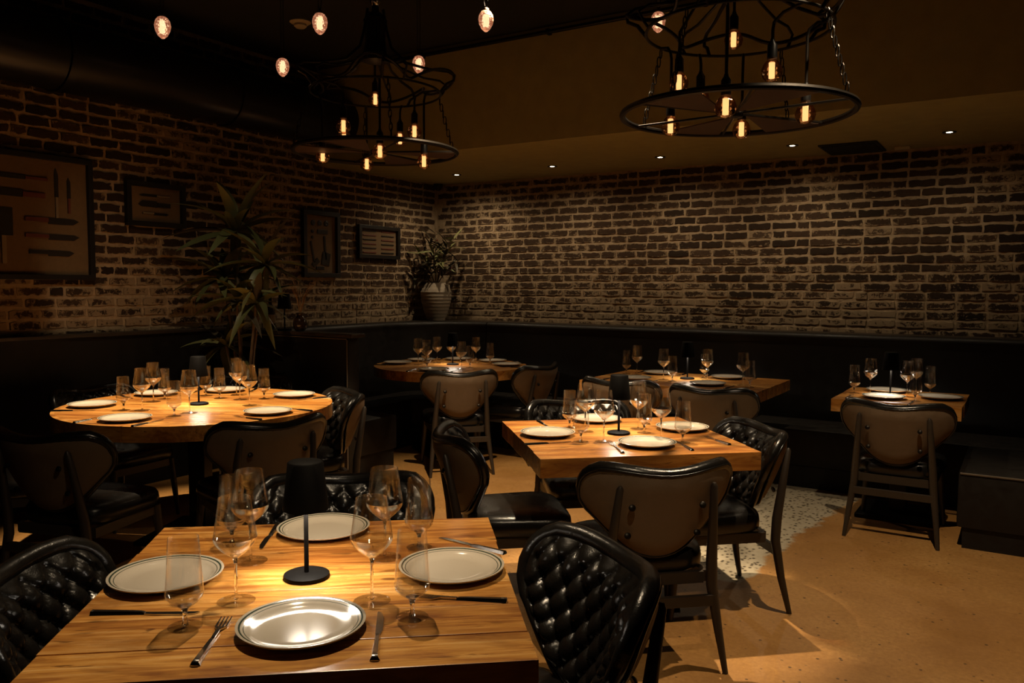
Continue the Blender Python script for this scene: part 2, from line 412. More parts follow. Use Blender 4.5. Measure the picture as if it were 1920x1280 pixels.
MB().prism([(-5.20, 4.47), (-4.30, 4.47), (-4.30, 5.01), (-4.74, 5.08), (-4.78, 5.80), (-4.60, 6.08), (-4.30, 6.19), (-4.10, 6.19), (-4.10, 6.70), (-4.6, 6.68), (-5.18, 6.2)], 0, .158).build('plinth', 'bench_vinyl', BT)
MB().prism([(-5.27, 4.47)]+[(x-.0, y) for x, y in arc]+[(-4.58, YW), (XL, YW), (XL, 4.47)], 1.05, 1.108).build('ledge', 'dark_wood', BT)
BS = thing('wall_banquette', 'long straight black banquette along the far brick wall', 'banquette')
sweep([(-4.57, 6.78), (-4.0, 6.78), (-2., 6.78), (0, 6.78), (3.5, 6.78)], prof).build('backrest', 'bench_vinyl', BS, smooth=True)
MB().box((-4.095, 6.165, .16), (-1.82, 6.70, .435)).build('seat', 'bench_vinyl', BS, bevel=.018, smooth=True)
MB().box((-1.815, 6.165, .16), (3.5, 6.70, .435)).build('seat', 'bench_vinyl', BS, bevel=.018, smooth=True)
MB().box((-4.095, 6.18, 0), (3.5, 6.70, .158)).build('plinth', 'bench_vinyl', BS)
MB().box((-4.575, 6.78, 1.05), (3.5, YW, 1.108)).build('ledge', 'dark_wood', BS)
MB().tube([(-4.56, 6.745, .47), (-4.56, 6.745, .8), (-4.56, 6.762, 1.06), (-4.56, 6.80, 1.116)], .006, 6).build('seam_piping', 'bench_vinyl', BS)
SB = thing('side_bench', 'low black bench block at the right beside the small table', 'bench')
MB().box((-.29, 5.21, .12), (2.6, 6.15, .44)).build('seat', 'bench_vinyl', SB, bevel=.016, smooth=True)
MB().box((-.26, 5.23, 0), (2.6, 6.15, .118)).build('plinth', 'bench_vinyl', SB)
MB().tube([(-.28, 5.208, .432), (2.6, 5.208, .432)], .006, 6).build('piping', 'piping_tan', SB)
PT = thing('booth_partition', 'black padded partition closing the end of the corner booth', 'partition')
MB().box((XL, 4.34, 0), (-4.15, 4.455, 1.095)).build('panel', 'bench_vinyl', PT, bevel=.012, smooth=True)
MB().box((XL, 4.325, 1.097), (-4.10, 4.468, 1.125)).build('cap', 'dark_wood', PT, bevel=.005)
MB().tube([(XL+.1, 4.335, 1.088), (-4.165, 4.335, 1.088), (-4.158, 4.335, 1.08), (-4.158, 4.335, .1)], .005, 6).build('piping', 'piping_tan', PT)

# ------------------------------------------------------------------ duct, pipe, ceiling fittings
DU = thing('air_duct', 'round black ventilation duct running along the top of the left brick wall', 'duct')
MB().lathe([(.22, -1.6), (.22, 5.419)], 32).build('pipe', 'duct_black', DU, (-5.25, 0, 2.92), (-math.pi/2, 0, 0), smooth=True)
for y in (1.6, 2.9, 4.2): MB().lathe([(.22, -.03), (.232, -.025), (.232, .025), (.22, .03)], 32).build('duct_collar', 'duct_black', DU, (-5.25, y, 2.92), (-math.pi/2, 0, 0), smooth=True)
CP = thing('conduit_pipe', 'thin black conduit pipe along the top edge of the plaster soffit', 'pipe')
MB().tube([(-4.75, 5.385, 3.37), (3.8, 5.385, 3.37)], .016, 10).build('tube', 'black_metal', CP, smooth=True)
for x in (-4.3, -3.1, -1.9, -.7, .5): MB().box((x-.012, 5.37, 3.352), (x+.012, 5.42, 3.39)).build('clip', 'black_metal', CP)
WHICH_D = ['above the corner plant, first from the corner', 'second from the corner', 'third from the corner', 'beside the black ceiling grille', 'farthest right of the row']
for (x, y), wd in zip(DOWN, WHICH_D):
    d = thing('recessed_downlight', 'small round recessed ceiling downlight, '+wd, 'downlight', (x, y, LOW), 0, 'downlights along the back wall')
    MB().shell([(.028, -.004), (.045, -.006), (.046, 0)], 20).build('trim_ring', 'black_metal', d, smooth=True)
    MB().add([(.02*math.cos(t*math.pi/8), .02*math.sin(t*math.pi/8), -.0035) for t in range(16)], [tuple(range(16))]).build('led', 'down_led', d)
VG = thing('ceiling_grille', 'square black air grille set in the low ceiling at the right', 'grille', (-1.21, 6.92, LOW))
MB().box((-.21, -.25, -.012), (.21, .25, -.001)).build('frame', 'vent_black', VG)
for i in range(9): MB().box((-.19, -.22+i*.05, -.02), (.19, -.19+i*.05, -.0125)).build('slat', 'vent_black', VG)
tag(MB().box((-.055, -.02, -.025), (.055, .02, 0)).build('ceiling_sensor', 'pale_plastic', None, (-.87, 7.06, LOW), bevel=.006), 'small pale rectangular sensor on the ceiling right of the grille', 'sensor')
SD = thing('smoke_detector', 'pale round smoke detector on the dark ceiling', 'detector', (-4.62, 4.36, CEIL))
MB().lathe([(.075, 0), (.078, -.008), (.06, -.02)], 24).build('base_plate', 'pale_plastic', SD, smooth=True)
MB().lathe([(.045, -.02), (.047, -.035), (.03, -.05), (.001, -.052)], 24).build('dome', 'pale_plastic', SD, smooth=True)
SCM = thing('security_camera', 'small black dome camera high in the brick corner', 'camera', (-5.47, 7.13, LOW))
MB().lathe([(.05, 0), (.05, -.03), (.042, -.035)], 20).build('mount', 'vent_black', SCM, smooth=True)
MB().lathe([(.038, -.035), (.036, -.055), (.02, -.07), (.001, -.074)], 20).build('dome', 'bottle_dark', SCM, smooth=True)
WHICH_T = ['over the round table at the left', 'over the floor between the far and near tables', 'over the open floor at the right', 'over the middle square table', 'over the nearest square table', 'beside the nearest table, aimed across the room', 'aimed at the pictures on the left wall']
for (a, b_, e, c), wt in zip(TRACK, WHICH_T):
    t = thing('ceiling_spotlight', 'black cylindrical ceiling spotlight '+wt, 'spotlight', (a[0], a[1], CEIL), 0, 'ceiling spotlights')
    MB().lathe([(.05, 0), (.05, -.02)], 20).build('canopy', 'black_metal', t)
    MB().lathe([(.012, -.02), (.012, -.07)], 10).build('stem', 'black_metal', t)
    MB().shell([(.001, -.07), (.045, -.07), (.045, -.235), (.040, -.235), (.040, -.16)], 20).build('can', 'black_metal', t)

# ------------------------------------------------------------------ chandeliers
def chain(p, q, n):
    mb = MB(); p = Vector(p); q = Vector(q); L = (q-p).length/n
    for i in range(n):
        c = p+(q-p)*((i+.5)/n); pts = []
        for k in range(10):
            a = 2*math.pi*k/10; d = (math.cos(a)*.009, 0, math.sin(a)*L*.62)
            pts.append(c+(Vector(d) if i % 2 else Vector((0, d[0], d[2]))))
        mb.tube(pts, .003, 5, True)
    return mb
bulb_prof = [(.014, .052), (.020, .044), (.034, .028), (.043, .006), (.044, -.006), (.038, -.026), (.022, -.041), (.001, -.046)]
BULB = MB().shell(bulb_prof, 20).mesh('bulb', 'amber_bulb_glass', smooth=True, angle=80)
def fil():
    mb = MB()
    mb.lathe([(.0125, -.030), (.0125, .034)], 12)
    return mb.mesh('filament', 'filament')
FIL = fil()
SOCK = MB().lathe([(.016, .05), (.021, .053), (.021, .105), (.010, .122), (.009, .13)], 16).mesh('socket', 'black_metal', smooth=True)
CAP_ = MB().lathe([(.019, .046), (.021, .053)], 16).mesh('collar', 'rusty_plate', smooth=True)
def chandelier(label, c, bulbs, spin, ceil):
    R = .5
    root = thing('chandelier', label, 'chandelier', c, spin, 'iron ring chandeliers')
    inv = Matrix.Rotation(-spin, 3, 'Z')
    n = 72
    MB().tube([(R*math.cos(2*math.pi*i/n), R*math.sin(2*math.pi*i/n), 0) for i in range(n)], .014, 8, True).build('ring', 'iron', root, smooth=True)
    for i in range(6):
        a = math.pi/3*i
        MB().tube([(0, 0, 0), (R*math.cos(a), R*math.sin(a), 0)], .006, 6).build('spoke', 'iron', root)
        if i % 3 != 2:
            a0, a1 = a+.04, a+.62
            MB().prism([(.05*math.cos(a), .05*math.sin(a))]+[((R-.012)*math.cos(a0+(a1-a0)*k/6), (R-.012)*math.sin(a0+(a1-a0)*k/6)) for k in range(7)], -.004, .002).build('blade', 'rusty_plate', root)
    MB().lathe([(.001, -.02), (.03, -.016), (.036, 0), (.03, .014), (.001, .018)], 18).build('hub', 'iron', root, smooth=True)
    # scalloped upper frame
    zu = .43; m = 120; loop = []
    for i in range(m):
        a = 2*math.pi*i/m; r = .41+.075*math.cos(5*a); loop.append((r*math.cos(a), r*math.sin(a), zu+.045*math.cos(5*a+.9)))
    MB().tube(loop, .0085, 8, True).build('upper_loop', 'iron', root, smooth=True)
    loop2 = [(.40*math.cos(2*math.pi*i/60), .40*math.sin(2*math.pi*i/60), .36) for i in range(60)]
    MB().tube(loop2, .007, 8, True).build('middle_hoop', 'iron', root, smooth=True)
    for i in range(5):
        a = 2*math.pi*i/5; ca, sa = math.cos(a), math.sin(a)
        pr = [(.05, .86), (.07, .74), (.10, .63), (.19, .54), (.33, .50), (.45, .485), (.49, .46), (.485, .43), (.44, .41), (.40, .36)]
        MB().tube([(r*ca, r*sa, z) for r, z in pr], .0085, 8).build('arm', 'iron', root, smooth=True)
        a2 = a+.32; ca, sa = math.cos(a2), math.sin(a2)
        pr = [(.06, .60), (.16, .52), (.30, .47), (.40, .46), (.445, .43), (.42, .385), (.40, .36)]
        MB().tube([(r*ca, r*sa, z) for r, z in pr], .0065, 8).build('arm', 'iron', root, smooth=True)
    MB().lathe([(.001, .545), (.085, .55), (.09, .565), (.07, .60), (.062, .68), (.066, .76), (.074, .80), (.05, .83), (.022, .85), (.022, .88), (.001, .885)], 30, flute=12, depth=.10).build('bell', 'iron', root, smooth=True)
    MB().lathe([(.02, .885), (.032, .90), (.034, .915), (.02, .93)], 16).build('finial', 'steel', root, smooth=True)
    MB().lathe([(.010, .93), (.010, ceil-c[2]-.03)], 10).build('rod', 'iron', root)
    MB().lathe([(.06, ceil-c[2]-.03), (.065, ceil-c[2]-.012), (.065, ceil-c[2]-.001)], 20).build('canopy', 'iron', root)
    for i in range(4):
        a = math.pi/2*i+.4; chain((.40*math.cos(a), .40*math.sin(a), .36), ((R)*math.cos(a), R*math.sin(a), .01), 9).build('chain', 'iron', root)
    for bp in bulbs:
        p = inv @ Vector(bp)
        b = put('bulb', BULB, root, p); put('filament', FIL, b); put('collar', CAP_, b)
        s = put('socket', SOCK, root, p)
        l = bpy.data.lights.new('bulb_light', 'POINT'); l.energy = 4.5; l.color = (1., .72, .42); l.shadow_soft_size = .012
        lo = bpy.data.objects.new('bulb_light', l); COL.objects.link(lo); lo.parent = root; lo.location = p
        r = math.hypot(p.x, p.y)+1e-6; ux, uy = p.x/r, p.y/r
        zt = p.z+.13
        if zt > .30: pts = [(p.x, p.y, zt), (p.x, p.y, zt+.1), (p.x*.5, p.y*.5, .60), (p.x*.2, p.y*.2, .62)]
        else: pts = [(p.x, p.y, zt), (p.x, p.y, .30), (p.x+ux*.006, p.y+uy*.006, .33), (p.x+(ux*.40-p.x)*.35, p.y+(uy*.40-p.y)*.35, .355), (ux*.40, uy*.40, .36)]
        MB().tube(pts, .0068, 8).build('stem', 'iron', root, smooth=True)
    return root
chandelier('iron ring chandelier hanging over the left part of the room', (-3.453, 3.872, 2.304),
           [(-.20, .22, .385), (-.034, -.249, .119), (.228, .095, .117), (-.36, .094, .142), (-.085, .33, .136), (.27, -.27, -.059), (-.316, -.142, -.02), (-.288, .231, -.025), (.285, .116, -.066)], .5, CEIL)
chandelier('nearer, larger-looking iron ring chandelier at the upper right', (-1.127, 3.635, 2.248),
           [(-.10, .26, .40), (-.289, .053, .182), (.186, -.125, .133), (-.254, .25, .143), (.069, -.36, -.046), (-.333, .068, -.012), (-.079, .348, -.006), (.288, .045, -.023)], .95, CEIL)

# egg pendants
EGG = MB().shell([(.012, .052), (.026, .046), (.038, .028), (.0425, .004), (.038, -.022), (.024, -.048), (.008, -.062), (.001, -.064)], 20).mesh('egg', 'cut_glass_glow', smooth=True, angle=80)
EFIL = MB().lathe([(.011, -.03), (.013, .0), (.011, .025)], 10).mesh('filament', 'egg_filament')
ECAP = MB().lathe([(.014, .05), (.018, .053), (.016, .062), (.006, .068), (.006, .075)], 14).mesh('cap', 'rusty_plate', smooth=True)
EGGS = [((-3.94, 2.743, 2.843), 'at the far left, away from the chandeliers'), ((-3.346, 3.301, 2.915), 'above the left chandelier, next to the smoke detector'),
        ((-2.576, 3.79, 2.935), 'alone between the two chandeliers'), ((-4.071, 3.687, 2.866), 'behind the left rim of the left chandelier'),
        ((-3.478, 4.325, 2.946), 'behind the right side of the left chandelier'), ((-1.839, 4.449, 2.985), 'behind the left rim of the right chandelier')]
for p, wh in EGGS:
    e = thing('egg_pendant', 'glowing cut-glass egg-shaped pendant bulb '+wh, 'pendant', p, 0, 'egg pendants')
    put('glass', EGG, e); put('filament', EFIL, e); put('cap', ECAP, e)
    for s in (-.012, .012): MB().tube([(s*.4, 0, .07), (s, 0, .10), (s, 0, CEIL-p[2]-.001)], .0022, 5).build('cord', 'black_metal', e)

# ------------------------------------------------------------------ chairs
def wid(t):
    K = [(0, .125), (.05, .170), (.12, .205), (.2, .235), (.4, .290), (.6, .324), (.75, .335), (.87, .330), (.94, .312), (.98, .287), (1., .262)]
    for (a, b), (c, d) in zip(K, K[1:]):
        if t <= c: return b+(d-b)*(t-a)/(c-a)
    return K[-1][1]
RB = .40
def back_pt(s, t, off):
    """point of the chair back: s arc length sideways, t height 0..1, off toward the sitter"""
    an = s/RB; z = .445+.35*t+ (t**3)*(.010*math.cos(s/.235*math.pi)*-1) + (1-t)**3*.10*(s/.2)**2
    y0 = -.235-.125*t; r = RB-off
    return (r*math.sin(an), y0+RB-r*math.cos(an), z)
def back_grid(nu, nv, offf):
    vs = []; fs = []
    for j in range(nv+1):
        t = j/nv
        for i in range(nu+1):
            a = -1+2*i/nu; s = a*wid(t); vs.append(back_pt(s, t, offf(s, t, a)))
    for j in range(nv):
        for i in range(nu): k = j*(nu+1)+i; fs.append((k, k+1, k+nu+2, k+nu+1))
    return MB().add(vs, fs)
def tuft(s, t, a):
    z = .35*t; du, dv = .086, .094
    p = s/du+z/dv+.5; q = s/du-z/dv+.5
    pil = (abs(math.sin(math.pi*p))*abs(math.sin(math.pi*q)))**.38
    db = math.hypot((p-round(p))*.05, (q-round(q))*.05)
    ed = min((1-abs(a))*wid(t), t*.35+.0, (1-t)*.35); e = max(0., min(1., ed/.045)); e = e*e*(3-2*e)
    return .020+.020*math.sqrt(max(0, min(1, ed/.05)))+e*(.025*pil-.012*math.exp(-(db/.010)**2)-.008)
def outline():
    o = [( wid(t), t) for t in [i/28 for i in range(29)]]
    o += [(wid(1)*(1-2*i/14), 1.) for i in range(1, 14)]
    o += [(-wid(t), t) for t in [1-i/28 for i in range(29)]]
    o += [(-wid(0)*(1-2*i/8), 0.) for i in range(1, 8)]
    return o
def make_chair():
    c = put('dining_chair', None)
    back_grid(84, 56, tuft).build('back_cushion', 'black_leather', c, smooth=True, angle=75)
    back_grid(24, 14, lambda s, t, a: -.012-.022*max(0, 1-abs(a)**3)*min(1, 6*t+.2)*min(1, (1-t)*6+.2)).build('back_shell', 'brown_vinyl', c, smooth=True, angle=75)
    ol = outline(); pts = [back_pt(s, t, .012-.010*max(0, t-.4)) for s, t in ol]
    MB().tube(pts, [.0175+.013*max(0, t-.35) for s, t in ol], 10, True).build('edge_roll', 'black_leather', c, smooth=True, angle=80)
    MB().tube([back_pt(s*1.0, t, -.016) for s, t in ol], .0055, 6, True).build('piping', 'black_leather', c, smooth=True, angle=80)
    # seat cushion
    vs = []; fs = []; n = 44; prof_ = [(.95, .372), (1., .385), (1.005, .415), (.99, .440), (.955, .455), (.85, .466), (.6, .473), (.3, .476)]
    for k, z in prof_:
        for i in range(n):
            a = 2*math.pi*i/n; ca, sa = math.cos(a), math.sin(a); e = .42
            x = math.copysign(abs(ca)**e, ca); y = math.copysign(abs(sa)**e, sa)
            vs.append((x*(.238+.022*y)*k, .005+y*.235*k, z))
    vs.append((0, 0, .477))
    for j in range(len(prof_)-1):
        for i in range(n): l = (i+1) % n; fs.append((j*n+i, j*n+l, (j+1)*n+l, (j+1)*n+i))
    fs += [((len(prof_)-1)*n+i, (len(prof_)-1)*n+(i+1) % n, len(vs)-1) for i in range(n)]+[tuple(reversed(range(n)))]
    MB().add(vs, fs).build('seat_cushion', 'black_leather', c, smooth=True, angle=60)
    fr = MB()
    fr.box((-.215, .185, .325), (.215, .21, .370)); fr.box((-.195, -.235, .325), (.195, -.21, .370))
    fr.box((-.215, -.22, .325), (-.19, .20, .370)); fr.box((.19, -.22, .325), (.215, .20, .370))
    fr.build('seat_frame', 'dark_wood', c)
    for s in (-1, 1):
        MB().tube([(s*.232, .232, 0), (s*.222, .215, .18), (s*.208, .200, .37)], [.011, .018, .022], 10).build('leg', 'dark_wood', c, smooth=True)
        MB().tube([(s*.250, -.330, 0), (s*.232, -.295, .16), (s*.212, -.272, .33), (s*.206, -.280, .43), (s*.196, -.308, .58), (s*.184, -.338, .735), (s*.183, -.341, .748)],
                  [.011, .017, .022, .022, .018, .014, .006], 10).build('leg', 'dark_wood', c, smooth=True)
        for z, yy in ((.665, -.344), (.545, -.296)):
            MB().lathe([(.013, 0), (.013, .006), (.008, .010), (.001, .010)], 12).build('bolt', 'iron', c, (s*.138, yy+.004, z), (math.radians(72), 0, 0), smooth=True)
    MB().box((-.226, -.297, .255), (.226, -.277, .298)).build('stretcher', 'dark_wood', c, bevel=.003)
    return c
CHAIR = make_chair()
CHAIRS = [  # x, y, facing (degrees from +y), label
    (-1.328, 3.076, 42.5, 'black tufted chair with its brown back to the camera at the middle square table'),
    (-1.268, 3.686, 132.5, 'black tufted chair on the right side of the middle square table'),
    (-1.985, 3.165, -47.5, 'black tufted chair seen side-on at the left of the middle square table'),
    (-2.000, 3.940, 222.5, 'black tufted chair behind the middle square table, only its top showing'),
    (-1.800, 1.825, 219.7, 'black tufted chair behind the nearest square table'),
    (-1.715, 1.121, -50.3, 'black tufted chair at the lower left corner, left of the nearest table'),
    (-1.040, 1.585, 143.0, 'black tufted chair facing left at the right of the nearest table'),
    (-3.385, 2.830, 70.0, 'black chair with rounded brown back right of centre at the left round table'),
    (-3.690, 3.450, 150.0, 'black tufted chair facing left on the right side of the left round table'),
    (-4.540, 3.690, 214.0, 'black chair behind the left round table, in front of the leafy plant'),
    (-4.780, 2.960, 276.0, 'black chair at the far left rim of the left round table'),
    (-4.520, 2.290, 330.0, 'dark chair in deep shade at the left picture edge by the round table'),
    (-3.810, 2.200, 18.6, 'dark chair in shade with its back to the camera at the left round table'),
    (-3.900, 5.300, 47.0, 'black chair with its back to the camera at the far round table'),
    (-3.730, 5.930, 88.0, 'black chair in shade on the right of the far round table'),
    (-1.750, 5.500, 0., 'right-hand black chair at the long table by the far wall'),
    (-2.450, 5.560, 0., 'left-hand black chair at the long table by the far wall'),
    (-0.620, 5.430, 0., 'black chair with its back to the camera at the small right table'),
]
for i, (x, y, a, lb) in enumerate(CHAIRS):
    c = CHAIR if i == 0 else copy_tree(CHAIR)
    c.location = (x, y, 0); c.rotation_euler = (0, 0, math.radians(a)); tag(c, lb, 'chair', 'tufted dining chairs')

# ------------------------------------------------------------------ tables
def plank_mesh(poly, th):
    return MB().prism(poly, -th, 0).mesh('plank', 'reclaimed_wood', bevel=.0018)
def clip_poly(poly, fn):
    return poly
TH = .08
def base_for(t, w, d, wide=.36):
    MB().box((-wide/2, -wide/2, .012), (wide/2, wide/2, .03)).build('top_bracket', 'black_metal', t, (0, 0, TOP-TH-.031))
    MB().box((-.05, -.05, .026), (.05, .05, TOP-TH-.019)).build('column', 'black_metal', t, bevel=.006)
    MB().box((-wide/2-.05, -wide/2-.05, 0), (wide/2+.05, wide/2+.05, .025)).build('base_plate', 'black_metal', t, bevel=.006)
def rect_table(name, label, cx, cy, rot, w, d, n, seed):
    t = thing(name, label, 'table', (cx, cy, 0), math.radians(rot), 'reclaimed wood tables'); rr = random.Random(seed)
    ws = [rr.uniform(.8, 1.25) for _ in range(n)]; s = sum(ws); y = -d/2
    for q in ws:
        h = d*q/s; e = rr.uniform(-.002, .002)
        put('plank', plank_mesh([(-w/2+e, -h/2+.0008), (w/2+e, -h/2+.0008), (w/2+e, h/2-.0008), (-w/2+e, h/2-.0008)], TH), t, (0, y+h/2, TOP+rr.uniform(-.0006, .0006)))
        y += h
    base_for(t, w, d); return t
def round_table(label, cx, cy, rot, R, n, seed):
    t = thing('round_table', label, 'table', (cx, cy, 0), math.radians(rot), 'reclaimed wood tables'); rr = random.Random(seed)
    r = R-.022; ws = [rr.uniform(.8, 1.25) for _ in range(n)]; s = sum(ws); y = -r
    for q in ws:
        h = 2*r*q/s; y0, y1 = y+.0008, y+h-.0008; cy_ = (y0+y1)/2; pts = []
        K = 10
        for k in range(K+1):
            yy = y0+(y1-y0)*k/K; pts.append((math.sqrt(max(0, r*r-yy*yy))+1e-3, yy-cy_))
        for k in range(K+1):
            yy = y1-(y1-y0)*k/K; pts.append((-math.sqrt(max(0, r*r-yy*yy))-1e-3, yy-cy_))
        put('plank', MB().prism(pts, -TH*.5, 0).mesh('plank', 'reclaimed_wood'), t, (0, cy_, TOP)); y += h
    m = 96
    for k in range(4):     # rim bent from four lengths
        a0 = math.pi/2*k+.004; a1 = math.pi/2*(k+1)-.004; pl = []
        for i in range(25): a = a0+(a1-a0)*i/24; pl.append((R*math.cos(a), R*math.sin(a)))
        for i in range(25): a = a1-(a1-a0)*i/24; pl.append(((R-.021)*math.cos(a), (R-.021)*math.sin(a)))
        mb = MB(); n2 = 25; vs = []
        for z in (TOP-TH, TOP+.0003): vs += [(x, y_, z) for x, y_ in pl]
        fs = []
        for i in range(24):
            j = 49-i; fs += [(i, i+1, j-1, j), (50+i, 50+i+1, 50+j-1, 50+j), (i, i+1, 50+i+1, 50+i), (j, j-1, 50+j-1, 50+j)]
        fs += [(0, 49, 99, 50), (24, 25, 75, 74)]
        mb.add(vs, fs).build('rim', 'reclaimed_wood', t, smooth=True)
    base_for(t, R, R, .44); return t
AX, AY, AR = -1.422, 1.356, 39.7
BX, BY, BR = -1.613, 3.512, 42.5
rect_table('square_table', 'nearest square table of honey-coloured planks, filling the lower left', AX, AY, AR, .945, .955, 7, 3)
rect_table('square_table', 'middle square plank table with four chairs, right of centre', BX, BY, BR, .97, .95, 6, 5)
round_table('large round plank table at the left in front of the leafy plant', -4.09, 3.03, 25, .765, 9, 8)
round_table('far round plank table in the curve of the corner booth', -4.31, 5.80, 60, .675, 8, 9)
rect_table('long_table', 'rectangular plank table for four against the far banquette', -2.168, 5.895, 0, 1.325, .93, 7, 12)
rect_table('small_table', 'small plank table for two at the far right', -.661, 5.795, 0, .73, .735, 5, 15)

# ------------------------------------------------------------------ tableware
PLATE = MB().lathe([(.001, .0044), (.035, .0045), (.070, .0050), (.096, .0058), (.104, .0105), (.112, .0145), (.120, .0170), (.1275, .0195), (.130, .0190), (.1285, .0155), (.112, .0100), (.085, .001), (.083, .0), (.001, .0015)], 56).mesh('plate', 'glazed_stoneware', smooth=True, angle=50)
W_BASE = MB().shell([(.0045, .098), (.012, .103), (.026, .114), (.040, .128), (.0465, .139), (.0475, .147), (.0463, .147), (.045, .140), (.038, .129), (.024, .1165), (.010, .107), (.0005, .106)], 32).mesh('bowl_base', 'base_glass', smooth=True, angle=80)
W_BOWL = MB().shell([(.0475, .147), (.045, .162), (.040, .195), (.0345, .235), (.0335, .2355), (.039, .195), (.044, .162), (.0463, .147)], 32).mesh('bowl', 'thin_glass', smooth=True, angle=80)
W_STEM = MB().lathe([(.0045, .005), (.0034, .012), (.0031, .05), (.0033, .085), (.006, .099), (.012, .1055), (.001, .1065)], 12).mesh('stem', 'solid_glass', smooth=True, angle=80)
W_FOOT = MB().lathe([(.041, .0), (.0415, .0015), (.028, .003), (.010, .0055), (.0042, .009), (.001, .0095)], 28).mesh('foot', 'stem_glass', smooth=True, angle=60)
S_BASE = MB().shell([(.005, .040), (.014, .044), (.027, .053), (.0365, .064), (.0385, .072), (.0373, .072), (.035, .065), (.025, .0555), (.012, .048), (.0005, .047)], 32).mesh('bowl_base', 'base_glass', smooth=True, angle=80)
S_BOWL = MB().shell([(.0385, .072), (.0375, .085), (.034, .13), (.0305, .188), (.0295, .1885), (.033, .13), (.0365, .085), (.0373, .072)], 32).mesh('bowl', 'thin_glass', smooth=True, angle=80)
S_STEM = MB().lathe([(.007, .004), (.0046, .012), (.0044, .026), (.007, .038), (.014, .045), (.001, .0475)], 12).mesh('stem', 'solid_glass', smooth=True, angle=80)
S_FOOT = MB().lathe([(.034, .0), (.0345, .0015), (.022, .004), (.010, .0065), (.006, .009), (.001, .0095)], 28).mesh('foot', 'stem_glass', smooth=True, angle=60)
K_HAND = MB().add([(x, y*w_, z*h_) for x, w_, h_ in [(-.115, .006, .006), (-.113, .010, .008), (-.100, .0085, .008), (-.03, .0065, .007), (-.008, .006, .006), (0, .006, .004)] for y, z in [(-1, 0), (-.6, 1), (.6, 1), (1, 0)]],
                   [(k*4+i, k*4+i+1, k*4+i+5, k*4+i+4) for k in range(5) for i in range(3)]+[(0, 3, 2, 1), (20, 21, 22, 23)]+[(k*4, k*4+4, k*4+7, k*4+3) for k in range(5)]).mesh('handle', 'steel', smooth=True, angle=50)
K_BLADE = MB().prism([(0, -.006), (.02, -.0095), (.08, -.0095), (.108, -.004), (.115, .004), (.11, .0055), (0, .005)], .0008, .0026).mesh('blade', 'steel')
F_HEAD = MB().add([(0, -.0035, .003), (0, .0035, .003), (.035, -.004, .0035), (.035, .004, .0035), (.055, -.0125, .001), (.055, .0125, .001), (0, -.0035, .0055), (0, .0035, .0055), (.035, -.004, .006), (.035, .004, .006), (.055, -.0125, .0035), (.055, .0125, .0035)],
                  [(0, 1, 3, 2), (2, 3, 5, 4), (6, 8, 9, 7), (8, 10, 11, 9), (0, 2, 8, 6), (1, 7, 9, 3), (2, 4, 10, 8), (3, 9, 11, 5), (4, 5, 11, 10)])
for i in range(4):
    y = -.0107+i*.0071; F_HEAD.add([(.054, y-.0018, .001), (.054, y+.0018, .001), (.098, y-.001, .005), (.098, y+.001, .005), (.054, y-.0018, .0034), (.054, y+.0018, .0034), (.098, y-.001, .0065), (.098, y+.001, .0065)], [(0, 2, 3, 1), (4, 5, 7, 6), (0, 4, 6, 2), (1, 3, 7, 5), (2, 6, 7, 3), (0, 1, 5, 4)])
F_HEAD = F_HEAD.mesh('head', 'steel')
L_BASE = MB().lathe([(.054, 0), (.055, .003), (.054, .009), (.048, .0115), (.008, .013), (.001, .013)], 40).mesh('base', 'lamp_black', smooth=True)
L_ROD = MB().lathe([(.0055, .012), (.0055, .277)], 14).mesh('rod', 'lamp_black', smooth=True)
L_SHADE = MB().shell([(.001, .284), (.038, .284), (.042, .281), (.054, .168), (.0528, .168)], 40).mesh('shade', 'lamp_black', smooth=True, angle=50)
L_INNER = MB().shell([(.0527, .1685), (.041, .278), (.001, .278)], 40).mesh('lining', 'white_enamel', smooth=True, angle=50)
L_LED = MB().shell([(.007, .181), (.047, .181)], 24).mesh('led', 'led_disc')
L_OFF = MB().shell([(.007, .181), (.047, .181)], 24).mesh('led', 'white_enamel')
def plate(x, y, lb): tag(put('dinner_plate', PLATE, None, (x, y, TOP+.0006), random.uniform(0, 6)), lb, 'plate', 'cream plates with green bands')
def glass(x, y, lb, tall):
    g = thing('wine_glass' if tall else 'water_glass', lb, 'glass', (x, y, TOP+.0006), random.uniform(0, 6), 'wine glasses' if tall else 'short-stemmed glasses')
    for n_, me in zip(('bowl', 'bowl_base', 'stem', 'foot'), (W_BOWL, W_BASE, W_STEM, W_FOOT) if tall else (S_BOWL, S_BASE, S_STEM, S_FOOT)): put(n_, me, g)
def cutlery(kind, x0, y0, x1, y1, lb, lift=.0006):
    g = thing(kind, lb, kind, ((x0+x1)/2, (y0+y1)/2, TOP+lift), math.atan2(y1-y0, x1-x0), 'forks' if kind == 'fork' else 'knives')
    put('handle', K_HAND, g); put('head', F_HEAD, g) if kind == 'fork' else put('blade', K_BLADE, g)
def lamp(x, y, z, lb, lit=True):
    g = thing('table_lamp', lb, 'lamp', (x, y, z+.0006), 0, 'cordless table lamps')
    put('base', L_BASE, g); put('rod', L_ROD, g); s = put('shade', L_SHADE, g); put('lining', L_INNER, s); put('led', L_LED if lit else L_OFF, s)
NA, NB, NC, ND, NE, NF = ('nearest square table', 'middle square table', 'left round table', 'far round table', 'long wall table', 'small right table')
lamp(-1.444, 1.361, TOP, 'black table lamp with cone shade on the nearest square table')
lamp(-1.629, 3.538, TOP, 'black table lamp with cone shade on the middle square table')
lamp(-4.091, 3.029, TOP, 'black table lamp with cone shade on the left round table')
lamp(-4.31, 5.83, TOP, 'black table lamp with cone shade on the far round table')
lamp(-2.177, 5.96, TOP, 'black table lamp with cone shade on the long wall table')
lamp(-.735, 5.815, TOP, 'black table lamp with cone shade on the small right table')
